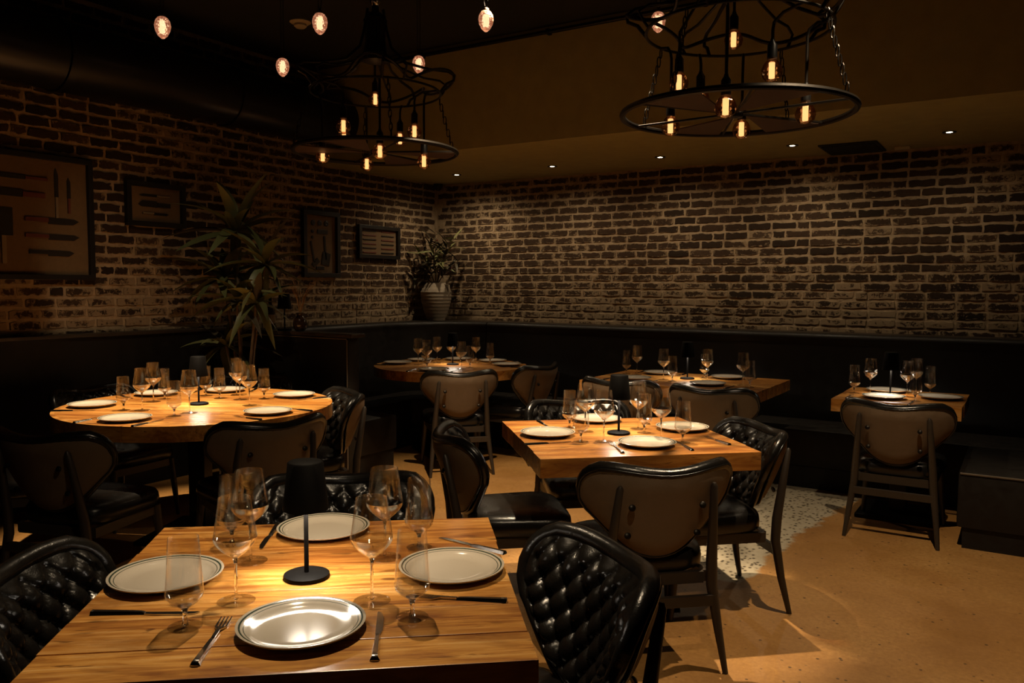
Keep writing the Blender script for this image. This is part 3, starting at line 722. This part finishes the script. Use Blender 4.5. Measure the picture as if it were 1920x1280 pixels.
# nearest square table
for x, y, wv in [(-1.71, 1.166, 'at the left edge of'), (-1.673, 1.644, 'at the back edge of'), (-1.175, 1.585, 'at the right edge of'), (-1.229, 1.143, 'reflecting the lamp at the front of')]: plate(x, y, 'cream plate with green bands %s the %s' % (wv, NA))
for x, y, wv in [(-1.463, 1.169, 'left of the lamp, nearer one'), (-1.648, 1.364, 'left of the lamp, farther one'), (-1.21, 1.334, 'right of the lamp, nearer one'), (-1.381, 1.573, 'right of the lamp, farther one')]: glass(x, y, 'tall wine glass %s, on the %s' % (wv, NA), True)
for x, y, wv in [(-1.44, 1.022, 'in front of the left plate'), (-1.80, 1.428, 'behind the left wine glasses'), (-1.079, 1.315, 'in front of the right plate'), (-1.358, 1.685, 'behind the right wine glasses')]: glass(x, y, 'short-stemmed glass %s on the %s' % (wv, NA), False)
cutlery('knife', -1.665, .952, -1.473, 1.082, 'silver knife in front of the left plate of the '+NA)
cutlery('fork', -1.272, .92, -1.409, 1.107, 'silver fork left of the front plate of the '+NA)
cutlery('knife', -1.008, 1.117, -1.153, 1.297, 'silver knife right of the front plate of the '+NA)
cutlery('knife', -1.835, 1.62, -1.70, 1.44, 'silver knife left of the back plate of the '+NA)
cutlery('fork', -.955, 1.495, -1.16, 1.395, 'silver fork in front of the right plate of the '+NA)
cutlery('knife', -1.135, 1.765, -1.36, 1.78, 'silver knife behind the right plate of the '+NA)
# middle square table
for x, y, wv in [(-1.895, 3.318, 'at the left edge of'), (-1.885, 3.815, 'at the back edge of'), (-1.418, 3.825, 'at the right edge of'), (-1.405, 3.352, 'at the front edge of')]: plate(x, y, 'cream plate %s the %s' % (wv, NB))
for x, y, wv in [(-1.789, 3.499, 'left of the lamp, farther one'), (-1.60, 3.316, 'left of the lamp, nearer one'), (-1.603, 3.713, 'right of the lamp, farther one'), (-1.404, 3.513, 'right of the lamp, nearer one')]: glass(x, y, 'tall wine glass %s, on the %s' % (wv, NB), True)
for x, y, wv in [(-1.687, 3.258, 'left of the front plate'), (-1.90, 3.545, 'among the left glasses, rearmost'), (-1.535, 3.625, 'just right of the lamp'), (-1.291, 3.492, 'in front of the right plate')]: glass(x, y, 'short-stemmed glass %s on the %s' % (wv, NB), False)
cutlery('knife', -1.86, 3.05, -1.72, 3.23, 'silver knife in front of the left plate of the '+NB)
cutlery('fork', -1.405, 3.108, -1.575, 3.325, 'silver fork left of the front plate of the '+NB)
cutlery('knife', -1.19, 3.34, -1.34, 3.52, 'silver knife right of the front plate of the '+NB)
cutlery('knife', -2.13, 3.63, -1.97, 3.48, 'silver knife between the left and back plates of the '+NB)
cutlery('fork', -1.70, 4.02, -1.60, 3.83, 'silver fork right of the back plate of the '+NB)
cutlery('fork', -1.10, 3.56, -1.265, 3.70, 'silver fork in front of the right plate of the '+NB)
# round tables: settings placed by direction from the centre
def ring_setting(cx, cy, R, tbl, rows):
    for ang, wv, wg, sg in rows:
        a = math.radians(ang); ux, uy = math.cos(a), math.sin(a); vx, vy = -uy, ux
        rp = R-.175; px, py = cx+ux*rp, cy+uy*rp
        plate(px, py, 'cream plate %s of the %s' % (wv, tbl))
        if wg: glass(wg[0], wg[1], 'tall wine glass of the place %s, %s' % (wv, tbl), True)
        if sg: glass(sg[0], sg[1], 'short-stemmed glass of the place %s, %s' % (wv, tbl), False)
        for kd, s in (('fork', .178), ('knife', -.178)):
            # the diner sits outside looking inward: fork on his left
            bx, by = cx+ux*(rp+.04)+vx*-s, cy+uy*(rp+.04)+vy*-s
            cutlery(kd, bx+ux*.10, by+uy*.10, bx-ux*.10, by-uy*.10, 'silver %s of the place %s of the %s' % (kd, wv, tbl))
ring_setting(-4.09, 3.03, .765, NC, [
    (0, 'at the front right', (-3.813, 3.166), (-3.96, 3.40)), (71, 'at the far right', (-4.057, 3.297), (-4.20, 3.26)),
    (128, 'at the back, by the plant', (-4.24, 3.42), (-4.37, 3.288)), (169, 'at the back left', (-4.406, 2.947), (-4.446, 3.05)),
    (221, 'at the left end', (-4.157, 2.71), (-4.243, 2.653)), (286, 'at the front left', (-3.859, 2.797), (-3.832, 2.683))])
ring_setting(-4.31, 5.80, .675, ND, [
    (200, 'at the left end', (-4.55, 5.64), (-4.58, 5.78)), (160, 'at the back left', (-4.54, 5.90), None),
    (118, 'at the back', (-4.44, 5.985), None), (290, 'at the front', (-4.02, 5.56), (-4.28, 5.42)),
    (75, 'at the back right', (-4.24, 6.09), (-4.40, 6.07)), (30, 'at the right end', (-4.36, 5.52), (-4.03, 5.70))])
glass(-4.09, 6.10, 'short-stemmed glass beside the back right plate of the far round table', False)
# long wall table
for x, y, wv in [(-2.50, 5.70, 'front left'), (-2.49, 6.18, 'back left'), (-1.92, 5.68, 'front right'), (-1.93, 6.18, 'back right')]: plate(x, y, 'cream plate at the %s of the %s' % (wv, NE))
for x, y, wv in [(-2.62, 6.02, 'leftmost'), (-2.306, 5.80, 'left of the lamp'), (-2.02, 5.96, 'right of the lamp'), (-1.70, 5.79, 'rightmost')]: glass(x, y, 'tall wine glass %s on the %s' % (wv, NE), True)
for x, y, wv in [(-2.72, 6.04, 'leftmost'), (-2.215, 5.745, 'left of the lamp'), (-2.08, 6.07, 'right of the lamp'), (-1.63, 5.72, 'rightmost')]: glass(x, y, 'short-stemmed glass %s on the %s' % (wv, NE), False)
for x, wv in [(-2.50, 'front left'), (-1.92, 'front right')]:
    cutlery('fork', x-.178, 5.52, x-.178, 5.72, 'silver fork by the %s plate of the %s' % (wv, NE)); cutlery('knife', x+.178, 5.52, x+.178, 5.72, 'silver knife by the %s plate of the %s' % (wv, NE))
for x, wv in [(-2.49, 'back left'), (-1.93, 'back right')]:
    cutlery('fork', x+.178, 6.30, x+.178, 6.10, 'silver fork by the %s plate of the %s' % (wv, NE)); cutlery('knife', x-.178, 6.30, x-.178, 6.10, 'silver knife by the %s plate of the %s' % (wv, NE))
# small right table
for x, y, wv in [(-.75, 5.64, 'at the front left'), (-.78, 6.00, 'at the back'), (-.44, 5.82, 'at the right end')]: plate(x, y, 'cream plate %s of the %s' % (wv, NF))
for x, y, wv in [(-.86, 5.83, 'left of the lamp'), (-.632, 5.785, 'just right of the lamp'), (-.605, 6.03, 'behind, right of the lamp')]: glass(x, y, 'tall wine glass %s on the %s' % (wv, NF), True)
for x, y, wv in [(-.955, 5.80, 'at the left end'), (-.565, 5.60, 'at the front right'), (-.52, 6.02, 'at the back right')]: glass(x, y, 'short-stemmed glass %s of the %s' % (wv, NF), False)
cutlery('fork', -.945, 5.48, -.945, 5.69, 'silver fork at the left front of the '+NF)
cutlery('knife', -.575, 5.44, -.575, 5.52, 'silver knife at the right front of the '+NF)

# ------------------------------------------------------------------ pictures on the left wall
def picture(name, label, y0, y1, z0, z1, fw_, items):
    fx = XL+.011; t = thing(name, label, 'picture', (fx, (y0+y1)/2, (z0+z1)/2), math.pi/2, 'framed pictures on the left wall')
    w_, h_ = y1-y0, z1-z0; D = .042       # local x along the wall, local -y toward the room
    for a, b in (((-w_/2, -D, h_/2-fw_), (w_/2, 0, h_/2)), ((-w_/2, -D, -h_/2), (w_/2, 0, -h_/2+fw_)), ((-w_/2, -D, -h_/2+fw_), (-w_/2+fw_, 0, h_/2-fw_)), ((w_/2-fw_, -D, -h_/2+fw_), (w_/2, 0, h_/2-fw_))):
        MB().box(a, b).build('frame_bar', 'frame_black', t, bevel=.002)
    MB().box((-w_/2+fw_, -.012, -h_/2+fw_), (w_/2-fw_, -.002, h_/2-fw_)).build('mount_board', 'parchment', t)
    for it in items:
        nm, mt, cx, cz, L, hgt, ang = it
        if nm == 'knife':
            k = put('knife', None, t, (cx*w_, -.012, cz*h_), (0, ang, 0))
            MB().box((-L/2, -.012, -hgt*.28), (-L*.08, -.001, hgt*.28)).build('handle', mt, k, bevel=.002)
            pl = [(-L*.08, hgt*.35), (L*.40, hgt*.30), (L/2, 0), (L*.38, -hgt*.5), (-L*.08, -hgt*.5)]
            MB().add([(x, -.001, z) for x, z in pl]+[(x, -.006, z) for x, z in pl], [(0, 1, 2, 3, 4), (5, 6, 7, 8, 9)]+[(i, (i+1) % 5, 5+(i+1) % 5, 5+i) for i in range(5)]).build('blade', 'knife_grey', k)
        elif nm == 'cleaver':
            k = put('cleaver', None, t, (cx*w_, -.012, cz*h_), (0, ang, 0))
            MB().box((-L/2, -.012, -hgt*.12), (0, -.001, hgt*.12)).build('handle', mt, k, bevel=.002)
            MB().box((0, -.006, -hgt*.5), (L/2, -.001, hgt*.5)).build('blade', 'knife_grey', k, bevel=.002)
        elif nm == 'disc':
            MB().lathe([(L, 0), (L, .006), (L*.4, .008), (.001, .006)], 16).build('disc', mt, t, (cx*w_, -.012, cz*h_), (math.pi/2, 0, 0))
        elif nm == 'bar':
            MB().box((-L/2, -.007, -hgt/2), (L/2, -.001, hgt/2)).build('tool', mt, t, (cx*w_, -.012, cz*h_), (0, ang, 0), bevel=.002)
K2 = math.pi
picture('framed_picture', 'large black-framed display of kitchen knives at the left picture edge', 2.28, 3.26, 1.505, 2.33, .035, [
    ('knife', 'knife_red', .02, .30, .34, .035, K2), ('knife', 'knife_red', .0, .17, .34, .06, K2), ('knife', 'knife_pale', .25, .20, .33, .03, -math.pi/2), ('knife', 'knife_red', .335, .19, .24, .03, -math.pi/2),
    ('knife', 'knife_red', .22, -.02, .36, .05, 0.), ('knife', 'knife_red', .22, -.15, .36, .045, 0.), ('knife', 'knife_grey', .21, -.28, .30, .045, 0.), ('cleaver', 'knife_pale', -.10, -.16, .36, .12, -math.pi/2),
    ('knife', 'knife_red', -.32, .10, .30, .05, -math.pi/2)])
picture('framed_picture', 'small black-framed display of three knives beside the large one', 3.51, 3.995, 1.905, 2.23, .036, [
    ('knife', 'knife_pale', -.02, .20, .25, .022, K2), ('knife', 'knife_grey', -.02, .0, .26, .055, K2), ('knife', 'knife_pale', .0, -.20, .22, .022, 0.)])
picture('framed_picture', 'tall black-framed display of old kitchen tools right of the leafy plant', 5.20, 5.66, 1.55, 2.155, .04, [
    ('disc', 'knife_grey', -.2, .32, .025, 0, 0), ('disc', 'knife_grey', -.02, .32, .026, 0, 0), ('disc', 'knife_grey', .16, .32, .027, 0, 0), ('disc', 'knife_grey', -.22, .19, .016, 0, 0), ('bar', 'knife_grey', .05, .19, .13, .04, 0),
    ('disc', 'knife_grey', -.22, .10, .013, 0, 0), ('bar', 'knife_grey', -.22, -.12, .20, .02, 1.35), ('bar', 'knife_grey', -.14, -.28, .05, .09, .9), ('bar', 'knife_grey', .12, -.05, .22, .022, 1.5), ('bar', 'knife_grey', .14, -.22, .10, .12, .2), ('bar', 'knife_grey', -.02, -.36, .10, .03, 0)])
picture('framed_picture', 'wide black-framed print with rows of small red marks near the corner', 5.92, 6.53, 1.745, 2.07, .036,
        [('bar', 'knife_red' if (r+c) % 2 else 'knife_grey', -.22+.44*c, .33-.13*r, .19, .012, 0.) for r in range(6) for c in range(2)])

# ------------------------------------------------------------------ plants and ledge pieces
def leaf_mesh(name, L, W, droop, mat, fold=.25):
    n = 7; vs = []; fs = []
    for i in range(n+1):
        t = i/n; w_ = W*(math.sin(math.pi*min(1, (t*.93+.07)))**.8)*(1-.25*t); x = L*t*(1-.12*droop*t); z = -droop*L*t*t
        for s in (-1, 0, 1): vs.append((x, s*w_/2, z+abs(s)*w_*fold))
    for i in range(n):
        for k in range(2): a = i*3+k; fs.append((a, a+1, a+4, a+3))
    me = MB().add(vs, fs).mesh(name, mat, smooth=True, angle=80); return me
LV = [leaf_mesh('leaf', .42, .082, d, m_) for d, m_ in ((.15, 'leaf_green'), (.4, 'leaf_green'), (.7, 'leaf_green'), (.3, 'leaf_dark'), (.5, 'leaf_light'))]
def rosette(root, c, n, tilt0, tilt1, sc, rr, up=None):
    for i in range(n):
        az = i*2.399+rr.uniform(-.3, .3); el = math.radians(tilt0+(tilt1-tilt0)*(i/max(1, n-1))+rr.uniform(-8, 8))
        me = LV[rr.choice((0, 0, 1, 1, 2, 3, 4))]; o = put('leaf', me, root, c, (rr.uniform(-.4, .4), -el, az)); s = sc*rr.uniform(.75, 1.15); o.scale = (s, s*1.05, s)
rr = random.Random(11)
DX, DY = -4.93, 4.02
DP = thing('dracaena_plant', 'tall leafy dracaena standing behind the left round table', 'plant', (DX, DY, 0))
MB().lathe([(.12, 0), (.15, .02), (.19, .40), (.20, .42), (.18, .42), (.175, .38)], 28).build('pot', 'dark_pot', DP, smooth=True)
MB().lathe([(.001, .375), (.172, .38), (.001, .385)], 20).build('soil', 'soil', DP)
heads = [((-.06, .02, 1.86), 20, -20, 82, 1.1), ((.22, .05, 1.62), 18, -35, 80, .95), ((-.15, -.02, 1.52), 18, -30, 70, 1.0), ((.04, -.06, 1.36), 14, -30, 65, .85), ((.20, -.02, 1.34), 15, -25, 70, .8), ((-.10, -.05, 1.02), 15, -20, 65, .9)]
for c, n, t0, t1, sc in heads:
    MB().tube([(c[0]*.25, c[1]*.25, .38), (c[0]*.45+.02, c[1]*.5, .38+(c[2]-.38)*.5), c], [.013, .011, .008], 8).build('trunk', 'bark', DP, smooth=True)
    rosette(DP, c, n, t0, t1, sc, rr)
CPx, CPy = -5.29, 6.86
CV = thing('planter_jar', 'pale ribbed clay jar with leafy branches in the brick corner', 'planter', (CPx, CPy, 1.1085))
jar = []
for i in range(34):
    t = i/33; r = .088+.075*math.sin(min(1, t*1.12)*math.pi*.62)-.055*max(0, t-.78)/.22; jar.append((r+.0035*math.sin(i*2.1), t*.40))
MB().lathe(jar+[(jar[-1][0]-.02, .40), (jar[-1][0]-.025, .36), (.001, .355)], 36).build('jar', 'pot_clay', CV, smooth=True)
for s in (-1, 1): MB().tube([(s*.10, 0, .385), (s*.165, 0, .37), (s*.175, 0, .30), (s*.15, 0, .25)], .012, 8).build('jar_handle', 'pot_clay', CV, smooth=True)
LS = [leaf_mesh('leaf', .20, .040, d, m_, .15) for d, m_ in ((.1, 'leaf_light'), (.3, 'leaf_light'), (.5, 'leaf_dark'), (.2, 'leaf_dark'))]
rr = random.Random(23)
br = [((.22, .02, .86), 0), ((-.16, -.10, .70), 0), ((.06, -.12, .72), 0), ((-.05, .05, .92), 2), ((-.22, .03, .62), 2), ((.24, .06, .62), 2), ((-.15, .10, .86), 2), ((.08, .10, .80), 2), ((-.27, -.05, .45), 2)]
for tip, kd in br:
    tip = Vector(tip); p0 = Vector((0, 0, .36)); mid = (p0+tip)/2+Vector((0, 0, .06))
    MB().tube([p0, mid, tip], [.006, .005, .003], 6).build('branch', 'bark', CV)
    for i in range(13):
        t = .35+.65*i/12; p = p0*(1-t)**2+mid*2*t*(1-t)+tip*t*t
        o = put('leaf', LS[kd+rr.randint(0, 1)], CV, p, (rr.uniform(-.5, .5), -rr.uniform(-.2, 1.2), i*2.4+rr.uniform(-.4, .4))); s = rr.uniform(.7, 1.1); o.scale = (s, s, s)
    if kd == 2:
        for i in range(4):
            t = rr.uniform(.5, .9); p = p0*(1-t)**2+mid*2*t*(1-t)+tip*t*t+Vector((rr.uniform(-.03, .03), rr.uniform(-.03, .03), -.02))
            MB().lathe([(.001, -.01), (.008, -.006), (.010, 0), (.007, .008), (.001, .01)], 8, c=p).build('berry', 'berry', CV, smooth=True)
CT = 1.1255
lamp(-4.87, 4.395, CT, 'small black table lamp on the cap of the booth partition', False)
BO = thing('glass_bottle', 'dark tall glass bottle on the partition left of the lamp', 'bottle', (-5.03, 4.395, CT))
MB().lathe([(.036, 0), (.038, .01), (.038, .15), (.030, .175), (.013, .20), (.012, .27), (.0145, .272), (.0145, .282), (.001, .283)], 24).build('body', 'bottle_dark', BO, smooth=True)
MB().lathe([(.0385, .05), (.0385, .12)], 24).build('paper_label', 'knife_pale', BO, smooth=True)
VA = thing('bud_vase', 'small dark vase of dried stems on the partition right of the lamp', 'vase', (-4.70, 4.395, CT))
MB().lathe([(.03, 0), (.048, .02), (.055, .055), (.048, .09), (.026, .115), (.024, .13), (.030, .14), (.022, .138), (.001, .12)], 24).build('body', 'bottle_dark', VA, smooth=True)
rr = random.Random(5)
for i in range(9):
    a = i*.7; l = rr.uniform(.18, .30); sp = rr.uniform(.05, .14)
    MB().tube([(0, 0, .12), (.3*sp*math.cos(a), .3*sp*math.sin(a), .12+l*.5), (sp*math.cos(a), sp*math.sin(a), .12+l), (sp*1.25*math.cos(a), sp*1.25*math.sin(a), .12+l*.96)], [.003, .0025, .002, .004], 6).build('stem', 'stem_dry', VA)
bpy.context.view_layer.update()
